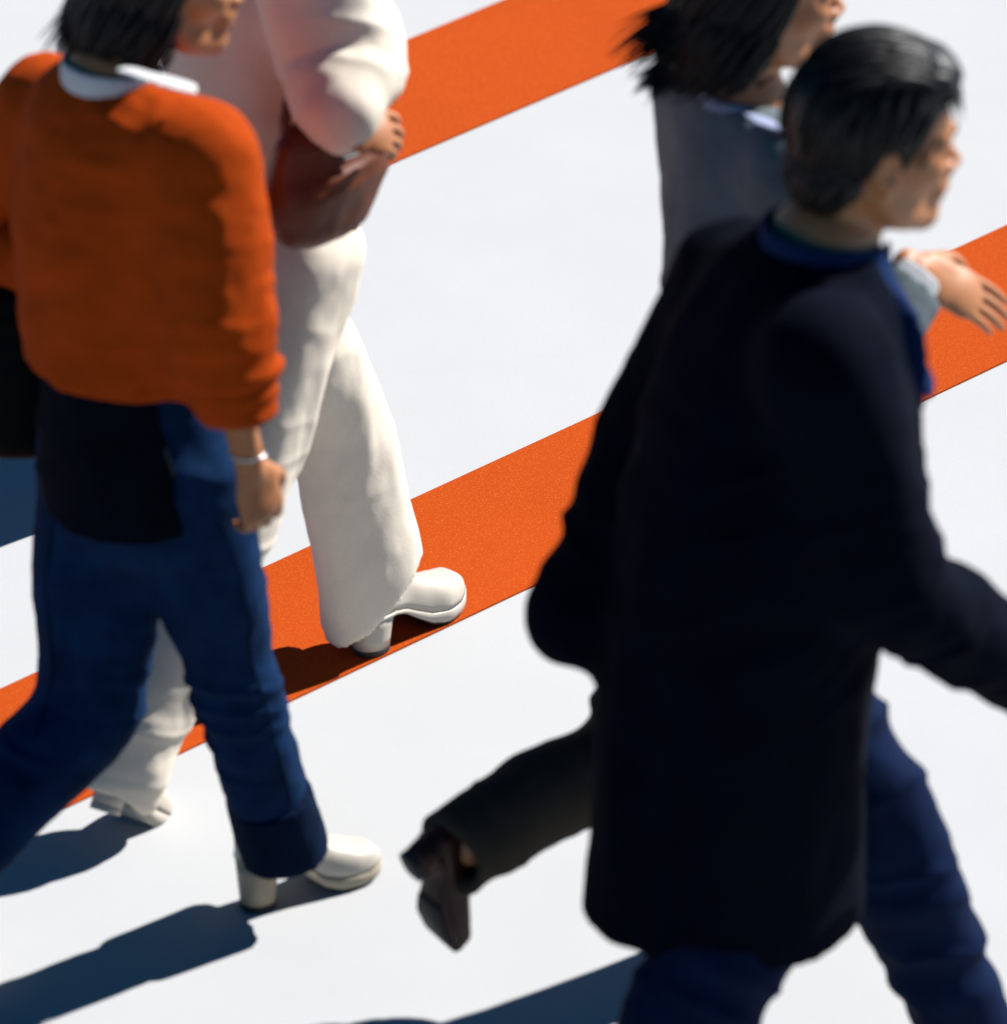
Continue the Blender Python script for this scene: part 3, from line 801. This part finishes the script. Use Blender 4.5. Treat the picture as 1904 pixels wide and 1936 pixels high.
# ------------------------------------------------------------------ 2: woman in cream
W = Walker(685, 1228, 0, .07, 43); n, f = W.n, W.f
J = dict(side=n, pelvis=W.p(500, 445), waist=W.p(505, 320), chest=W.p(490, 60), neck=W.p(455, -210),
         shR=W.p(560, -100, -.18), elR=W.p(648, 108, -.24), wrR=W.p(640, 240, -.335),
         shL=W.w(-.27, .18, 1.37), elL=W.w(-.36, .25, 1.10), wrL=W.w(-.30, .24, .86),
         knL=W.p(640, 790, .08), anL=W.p(706, 1120, .08), knR=W.p(455, 930, -.08), anR=W.p(240, 1415, -.08))
J['hipR'] = J['pelvis'] - n * .085; J['hipL'] = J['pelvis'] + n * .08
P = thing("person", "person in a cream jacket, wide cream trousers and cream shoes, brown bag under the arm", "person", W.c)
A = head_frame(40, -3); O = W.p(475, -430)
core(J, A, O, dict(R=(f * .75 - UPV * .28 - n * .2, -n * .7 + UPV * .6, .35, .03, 1, .002), L=(-UPV + f * .2, n, .5, .06, -1)), True, 'skin', P)
hair_bob(P, A, O, 21, 'hair_brown')
S = Field(.006)
S.add(Tube([W.p(520, 215), W.p(505, 120), W.p(480, -30), W.p(460, -200)], [.175, .180, .170, .08], [.140, .142, .130, .075], side=n))
arm(S, J, 'R', [.080, .088, .094, .082, .066], .04, -.045); arm(S, J, 'L', [.080, .078, .074, .068, .064], .04)
c0 = W.p(512, 150); S.cut(c0, -UPV, c0 - UPV * .3 + n * .03, .33) if False else S.cut(c0, -UPV, c0 + n * .12 - UPV * .22, .22)
finish("jacket", S, 'cream', P, [bend(J, 'elR', 'shR', 'wrR', .10, .005, 16), (c0, UPV, .14, .005, 14)], .008, .0012, 8)
S = Field(.006)
S.add(Tube([W.p(505, 330), J['pelvis'], W.p(510, 520)], [.130, .150, .140], [.105, .120, .115], side=n))
for x, r1, r2, e in (('L', [.085, .074, .062, .062, .064], [.100, .096, .088, .094, .100], .05), ('R', [.088, .078, .062, .058, .056], [.102, .098, .090, .080, .080], .09)):
    h_, k_, a_ = J['hip' + x], J['kn' + x], J['an' + x]; a_ = a_ + (a_ - k_) / np.linalg.norm(a_ - k_) * e
    S.add(Tube([h_, (h_ + k_) / 2, k_, (k_ + a_) / 2, a_], r1, r2, side=n), .05)
S.cut(J['anL'] + UPV * .022, -UPV + f * .95, J['anL'] - UPV * .10 + f * .05, .16); hem(S, J, 'R', .075, rad=.055)
finish("trousers", S, 'cream', P, [bend(J, 'knL', 'hipL', 'anL', .12, .0035, 13), bend(J, 'knR', 'hipR', 'anR', .13, .006, 14), (J['hipR'], J['knR'] - J['hipR'], .12, .004, 12), (J['anR'], J['anR'] - J['knR'], .1, .004, 18)], .011, .001, 9)
S = Field(.006)
S.add(Tube([W.p(508, 170), W.p(503, 300), W.p(500, 440)], [.140, .145, .158], [.115, .118, .130], side=n))
c1 = W.p(500, 425); S.cut(c1, -UPV)
finish("knit_top", S, 'brown_cloth', P, [(W.p(540, 330), UPV, .14, .006, 15)], .004, .001, 10)
shoe(P, W.p(806, 1152, .08) * [1, 1, 0] + [0, 0, .0085], 52, 0, .062, .262, mats=('shoe_cream', 'shoe_cream', 'shoe_cream'), mirror=-1, block=.030)
shoe(P, W.p(262, 1500, -.08) * [1, 1, 0] + [0, 0, .006], 60, 36, .062, .215, mats=('shoe_cream', 'shoe_cream', 'shoe_cream', 'shoe_cream'), block=.030)
B = thing("shoulder_bag", "brown leather bag held against the hip by the person in cream", "bag", W.p(610, 470, -.28) * [1, 1, 0] + [0, 0, W.p(610, 470, -.28)[2]])
S = Field(.005); a, b = W.p(625, 255, -.265), W.p(612, 400, -.255)
S.add(Tube([a, a * .4 + b * .6, b], [.098, .118, .094], [.030, .056, .050], side=f))
B1 = finish("bag_body", S, 'brown_leather', B, [(a, UPV, .10, .006, 16)], .005, .001, 12)
v, q = Field(.004).add(Tube([a + f * .085 - UPV * .01, a + f * .06 + UPV * .05 + n * .03, a + f * .0 + UPV * .085 + n * .05, a - f * .06 + UPV * .05 + n * .03, a - f * .085 - UPV * .01], np.full(5, .012), np.full(5, .003), side=n)).mesh(1)
obj("strap", v, q, M['brown_leather'], B)
rim = Field(.003).add(Tube([a + f * .10 * math.cos(t) + n * .032 * math.sin(t) + UPV * .004 for t in np.linspace(0, 2 * math.pi, 25)], np.full(25, .005), sub=2)).mesh(1)
obj("rim", *rim, M['brown_leather'], B)
cl = Field(.0022).add(Tube([a - n * .044 - UPV * .012 - f * .012, a - n * .046 - UPV * .012 + f * .012], [.009, .009], [.004, .004], side=UPV)).mesh(1)
obj("clasp", *cl, M['metal'], B)

# ------------------------------------------------------------------ 3: man in the long dark coat
W = Walker(1630, 240, 1.62, 0, 30); n, f = W.n, W.f
J = dict(side=n, pelvis=W.p(1425, 1180), waist=W.p(1455, 960), chest=W.p(1510, 720), neck=W.p(1552, 480),
         shR=W.p(1562, 700, -.17), elR=W.p(1712, 1120, -.25), wrR=W.p(1975, 1290, -.20),
         shL=W.p(1395, 530, .19), elL=W.p(1240, 850, .26), wrL=W.p(1112, 1135, .20),
         knL=W.p(1668, 1560, .01), anL=W.p(1828, 1950, -.01), knR=W.p(1418, 1680, -.10), anR=W.w(-.385, -.10, .18))
J['hipR'] = J['pelvis'] - n * .09; J['hipL'] = J['pelvis'] + n * .09 + f * .03
P = thing("person", "person with short black hair in a long dark navy coat, striding in the foreground", "person", W.c)
A = head_frame(20, -6); O = W.p(1650, 266); HS = 1.09
hd = W.p(2080, 1330, -.2) - J['wrR']
core(J, A, O, dict(R=(hd, -n * .6 + UPV * .6, .5, .05, 1), L=(f * 1. - UPV * .4, n, .6, .03, -1)), False, 'skin', P, hs=HS)
hair_short(P, A * HS, O, 31, 'hair')
hz = W.p(1372, 1662)[2]
S = Field(.0068)
S.add(Tube([W.p(1368, 1960), W.p(1380, 1500), W.p(1415, 1200), W.p(1455, 960), W.p(1505, 720), W.p(1530, 590), W.p(1550, 500)],
           [.205, .204, .200, .205, .205, .165, .080], [.195, .190, .195, .190, .165, .130, .085], side=n))
arm(S, J, 'R', [.098, .090, .082, .076, .066], .06, -.02); arm(S, J, 'L', [.092, .090, .084, .082, .076], .06, .02)
S.cut(np.array([0, 0, hz]), -UPV + f * .05)
hem(S, J, 'R', -.03, 'arm', .14, rad=.05)
S.sub(Tube([W.p(1360, 1850), W.p(1372, 1650)], [.18, .165], [.17, .155], side=n), .003)
S.sub(Tube([J['chest'] + f * .20 + UPV * .06, J['neck'] + f * .10 + UPV * .02], [.012, .060], [.05, .07], side=n), .01)
S.sub(Tube([J['neck'] - UPV * .03, J['neck'] + UPV * .08], [.068, .085]), .006)
S.cut(J['chest'] + f * .055, f - UPV * .10, J['chest'] + f * .20 + UPV * .085, .205)
finish("coat", S, 'coat', P, [bend(J, 'elR', 'shR', 'wrR', .11, .009, 15), bend(J, 'elL', 'shL', 'wrL', .13, .010, 12), (W.p(1430, 1100), UPV, .2, .008, 9), (J['shR'] + (J['elR'] - J['shR']) * .5, J['elR'] - J['shR'], .1, .006, 13), (J['wrR'], J['wrR'] - J['elR'], .10, .006, 16)], .009, .001, 13)
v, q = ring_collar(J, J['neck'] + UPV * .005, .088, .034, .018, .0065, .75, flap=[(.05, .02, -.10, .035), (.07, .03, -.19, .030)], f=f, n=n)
obj("coat_collar", v, q, M['coat_lit'], P)
S = Field(.0045)
S.add(Tube([J['waist'] * .4 + J['chest'] * .6, J['chest'], J['chest'] * .45 + J['neck'] * .55, J['neck'] - UPV * .01], [.165, .172, .135, .068], [.140, .138, .105, .066], side=n)).add(Tube([J['neck'] - UPV * .02, J['neck'] + UPV * .035], [.066, .064]), .02)
S.sub(Tube([J['neck'] + UPV * .02, J['neck'] + UPV * .09], [.058, .062]), .003)
finish("shirt", S, 'shirt', P, [(J['chest'] + f * .12, UPV, .12, .004, 18)], .004, .0008, 14)
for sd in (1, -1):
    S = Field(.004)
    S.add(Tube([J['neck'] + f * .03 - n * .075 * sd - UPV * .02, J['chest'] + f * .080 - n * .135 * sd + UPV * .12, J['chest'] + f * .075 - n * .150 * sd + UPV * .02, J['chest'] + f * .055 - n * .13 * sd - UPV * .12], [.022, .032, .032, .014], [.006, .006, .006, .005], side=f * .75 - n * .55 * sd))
    finish("lapel", S, 'coat_lit', P, (), .002, .0005, 19)
S = Field(.0065)
S.add(Tube([J['waist'], J['pelvis']], [.13, .14], [.11, .12], side=n))
leg(S, J, 'R', [.09, .090, .090, .096, .088], .05); leg(S, J, 'L', [.09, .090, .088, .078, .074], .05)
hem(S, J, 'R', .0, rad=.06); hem(S, J, 'L', .0, rad=.06)
finish("trousers", S, 'suit', P, [bend(J, 'knR', 'hipR', 'anR', .15, .010, 13), bend(J, 'knL', 'hipL', 'anL', .17, .012, 13), ((J['knL'] + J['anL']) / 2, J['anL'] - J['knL'], .10, .010, 15)], .006, .001, 15)
shoe(P, W.w(.325, -.005, .005), 34, 0, .028, .29, mats=('black_leather', 'rubber', 'rubber'), mirror=-1, plat=.010)
shoe(P, W.w(-.34, -.10, .006), 26, 40, .028, .29, mats=('black_leather', 'rubber', 'rubber'), plat=.010)

# ------------------------------------------------------------------ 4: person in the grey jacket behind him
W = Walker(1430, -20, 1.55, 0, 28); n, f = W.n, W.f
J = dict(side=n, neck=W.p(1412, 200), chest=W.p(1418, 400), waist=W.w(-.02, 0, 1.02), pelvis=W.w(-.02, 0, .86),
         shR=W.p(1512, 330, -.16), elR=W.p(1610, 690, -.20), wrR=W.p(1738, 512, -.15),
         shL=W.w(.0, .15, 1.33), elL=W.w(.03, .18, 1.05), wrL=W.w(.16, .12, .92),
         knL=W.p(1195, 1395, -.05), anL=W.p(893, 1592, -.12), knR=W.w(.08, -.08, .46), anR=W.w(.12, -.08, .09))
J['hipR'] = J['pelvis'] - n * .085 - f * .02; J['hipL'] = J['pelvis'] + n * .085
P = thing("person", "person with shaggy black hair and grey jacket, behind the coated man, one foot lifted", "person", W.c)
A = head_frame(18, -6); O = W.p(1448, -20)
hd = W.p(1890, 590, -.17) - J['wrR']
core(J, A, O, dict(R=(hd, np.array([0, -.6, .8]), .15, .01, 1, .02), L=(-UPV + f * .3, n, .4, .05, -1)), True, 'skin', P, hand_scale=np.array([1.28, 1.02, 1.05]))
hair_bob(P, A, O, 41, 'hair', back=.2, low=-.112, flick=.3, jit=.11)
S = Field(.0065)
S.add(Tube([J['pelvis'] - UPV * .06, J['pelvis'], J['waist'], J['chest'], W.p(1412, 280), W.p(1412, 212)], [.145, .145, .132, .142, .125, .072], [.135, .135, .118, .125, .105, .07], side=n))
arm(S, J, 'R', [.078, .076, .070, .064, .056], .05, -.01); arm(S, J, 'L', [.078, .072, .062, .056, .050], .05, -.01)
S.cut(J['pelvis'] - UPV * .06, -UPV); hem(S, J, 'R', -.025, 'arm', .12, rad=.046)
S.sub(Tube([J['neck'] - UPV * .02, J['neck'] + UPV * .08], [.055, .075]), .006)
finish("jacket", S, 'grey', P, [bend(J, 'elR', 'shR', 'wrR', .09, .008, 20), (J['shR'], J['elR'] - J['shR'], .10, .006, 14), (J['waist'], UPV, .15, .006, 12)], .006, .001, 16)
w_ = (J['wrR'] - J['elR']) / np.linalg.norm(J['wrR'] - J['elR'])
S = Field(.003); S.add(Tube([J['wrR'] - w_ * .05, J['wrR'] - w_ * .012], [.043, .041])); S.cut(J['wrR'] - w_ * .004, w_); S.sub(Tube([J['wrR'] - w_ * .03, J['wrR'] + w_ * .03], [.035, .038]), .002)
finish("shirt_cuff", S, 'white_cloth', P, (), .001, .0006, 17)
for k in range(2):
    g = np.cross(w_, UPV); cc = J['wrR'] - w_ * (.065 + .022 * k); b_ = Field(.0016).add(Ell(cc - n * .0455 + UPV * .0, (.006, .006, .006))).mesh(1)
    obj("button", *b_, M['metal'], P)
v, q = ring_collar(J, J['neck'] + UPV * .002, .072, .024, .010, .005, .6, flap=[(.01, .055, -.06, .014), (-.02, .05, -.05, .014)], f=f, n=n)
fl = Field(.003)
fl.add(Tube([W.p(1432, 222, -.09), W.p(1462, 240, -.135), W.p(1492, 252, -.165)], [.026, .034, .020], [.0045, .0045, .004], side=f * .8 - UPV * .35 - n * .2))
v, q = join([(v, q), fl.mesh(1)])
obj("collar", v, q, M['lavender'], P)
S = Field(.0065)
S.add(Tube([J['waist'], J['pelvis']], [.13, .155], [.105, .125], side=n))
leg(S, J, 'L', [.09, .085, .074, .068, .064], .05, .045); leg(S, J, 'R', [.10, .09, .075, .07, .07], .05)
hem(S, J, 'L', .038, rad=.052); hem(S, J, 'R', .0, rad=.06)
finish("trousers", S, 'taupe', P, [bend(J, 'knL', 'hipL', 'anL', .14, .008, 15), (J['anL'], J['anL'] - J['knL'], .1, .007, 18)], .006, .001, 18)
shoe(P, W.p(822, 1742, -.12), 34, 70, .035, .215, mats=('oxblood', 'oxblood', 'oxblood'), plat=.012)
shoe(P, W.w(.20, -.08, .006), 30, 0, .035, .235, mats=('oxblood', 'oxblood', 'oxblood'), mirror=1, plat=.012)

# ------------------------------------------------------------------ 5: walker almost wholly behind the two women; the shadow crosses the left edge
W = Walker(440, 792, 0, 0, 43); n, f = W.n, W.f
J = dict(side=n, neck=W.w(0, 0, 1.42), chest=W.w(0, 0, 1.25), waist=W.w(0, 0, 1.02), pelvis=W.w(0, 0, .9),
         shR=W.w(0, -.17, 1.38), elR=W.w(-.03, -.2, 1.10), wrR=W.w(.06, -.2, .86), shL=W.w(0, .17, 1.38), elL=W.w(-.03, .2, 1.10), wrL=W.w(.06, .2, .86),
         hipR=W.w(0, -.08, .88), knR=W.w(.03, -.07, .48), anR=W.w(-.04, -.06, .10), hipL=W.w(0, .08, .88), knL=W.w(.06, .07, .48), anL=W.w(.06, .06, .09))
P = thing("person", "person nearly hidden behind the two walkers at left, casting a shadow to the left edge", "person", W.c)
A = head_frame(43, -3); O = W.w(.03, 0, 1.60)
core(J, A, O, dict(R=(-UPV, -n, .4, .05, 1), L=(-UPV, n, .4, .05, -1)), False, 'skin', P)
hair_short(P, A, O, 51, 'hair')
S = Field(.008); S.add(Tube([W.w(0, 0, .86), W.w(0, 0, 1.02), W.w(0, 0, 1.25), W.w(0, 0, 1.40)], [.16, .15, .165, .075], [.13, .12, .13, .07], side=n))
arm(S, J, 'R', [.07, .065, .058, .052, .048], .05, -.01); arm(S, J, 'L', [.07, .065, .058, .052, .048], .05, -.01)
S.cut(W.w(0, 0, .86), -UPV); finish("jacket", S, 'grey', P, (), .005, .001, 22)
S = Field(.008); S.add(Tube([J['waist'], J['pelvis']], [.13, .145], [.11, .12], side=n))
leg(S, J, 'R', [.09, .085, .072, .066, .062], .04); leg(S, J, 'L', [.09, .085, .072, .066, .062], .04)
finish("trousers", S, 'taupe', P, (), .004, .001, 23)
for l, m_ in ((-.06, 1), (.06, -1)):
    shoe(P, W.w(.07 + l, l, .005), 43, 0, .025, .27, mats=('black_leather', 'rubber', 'rubber'), mirror=m_, plat=.010)
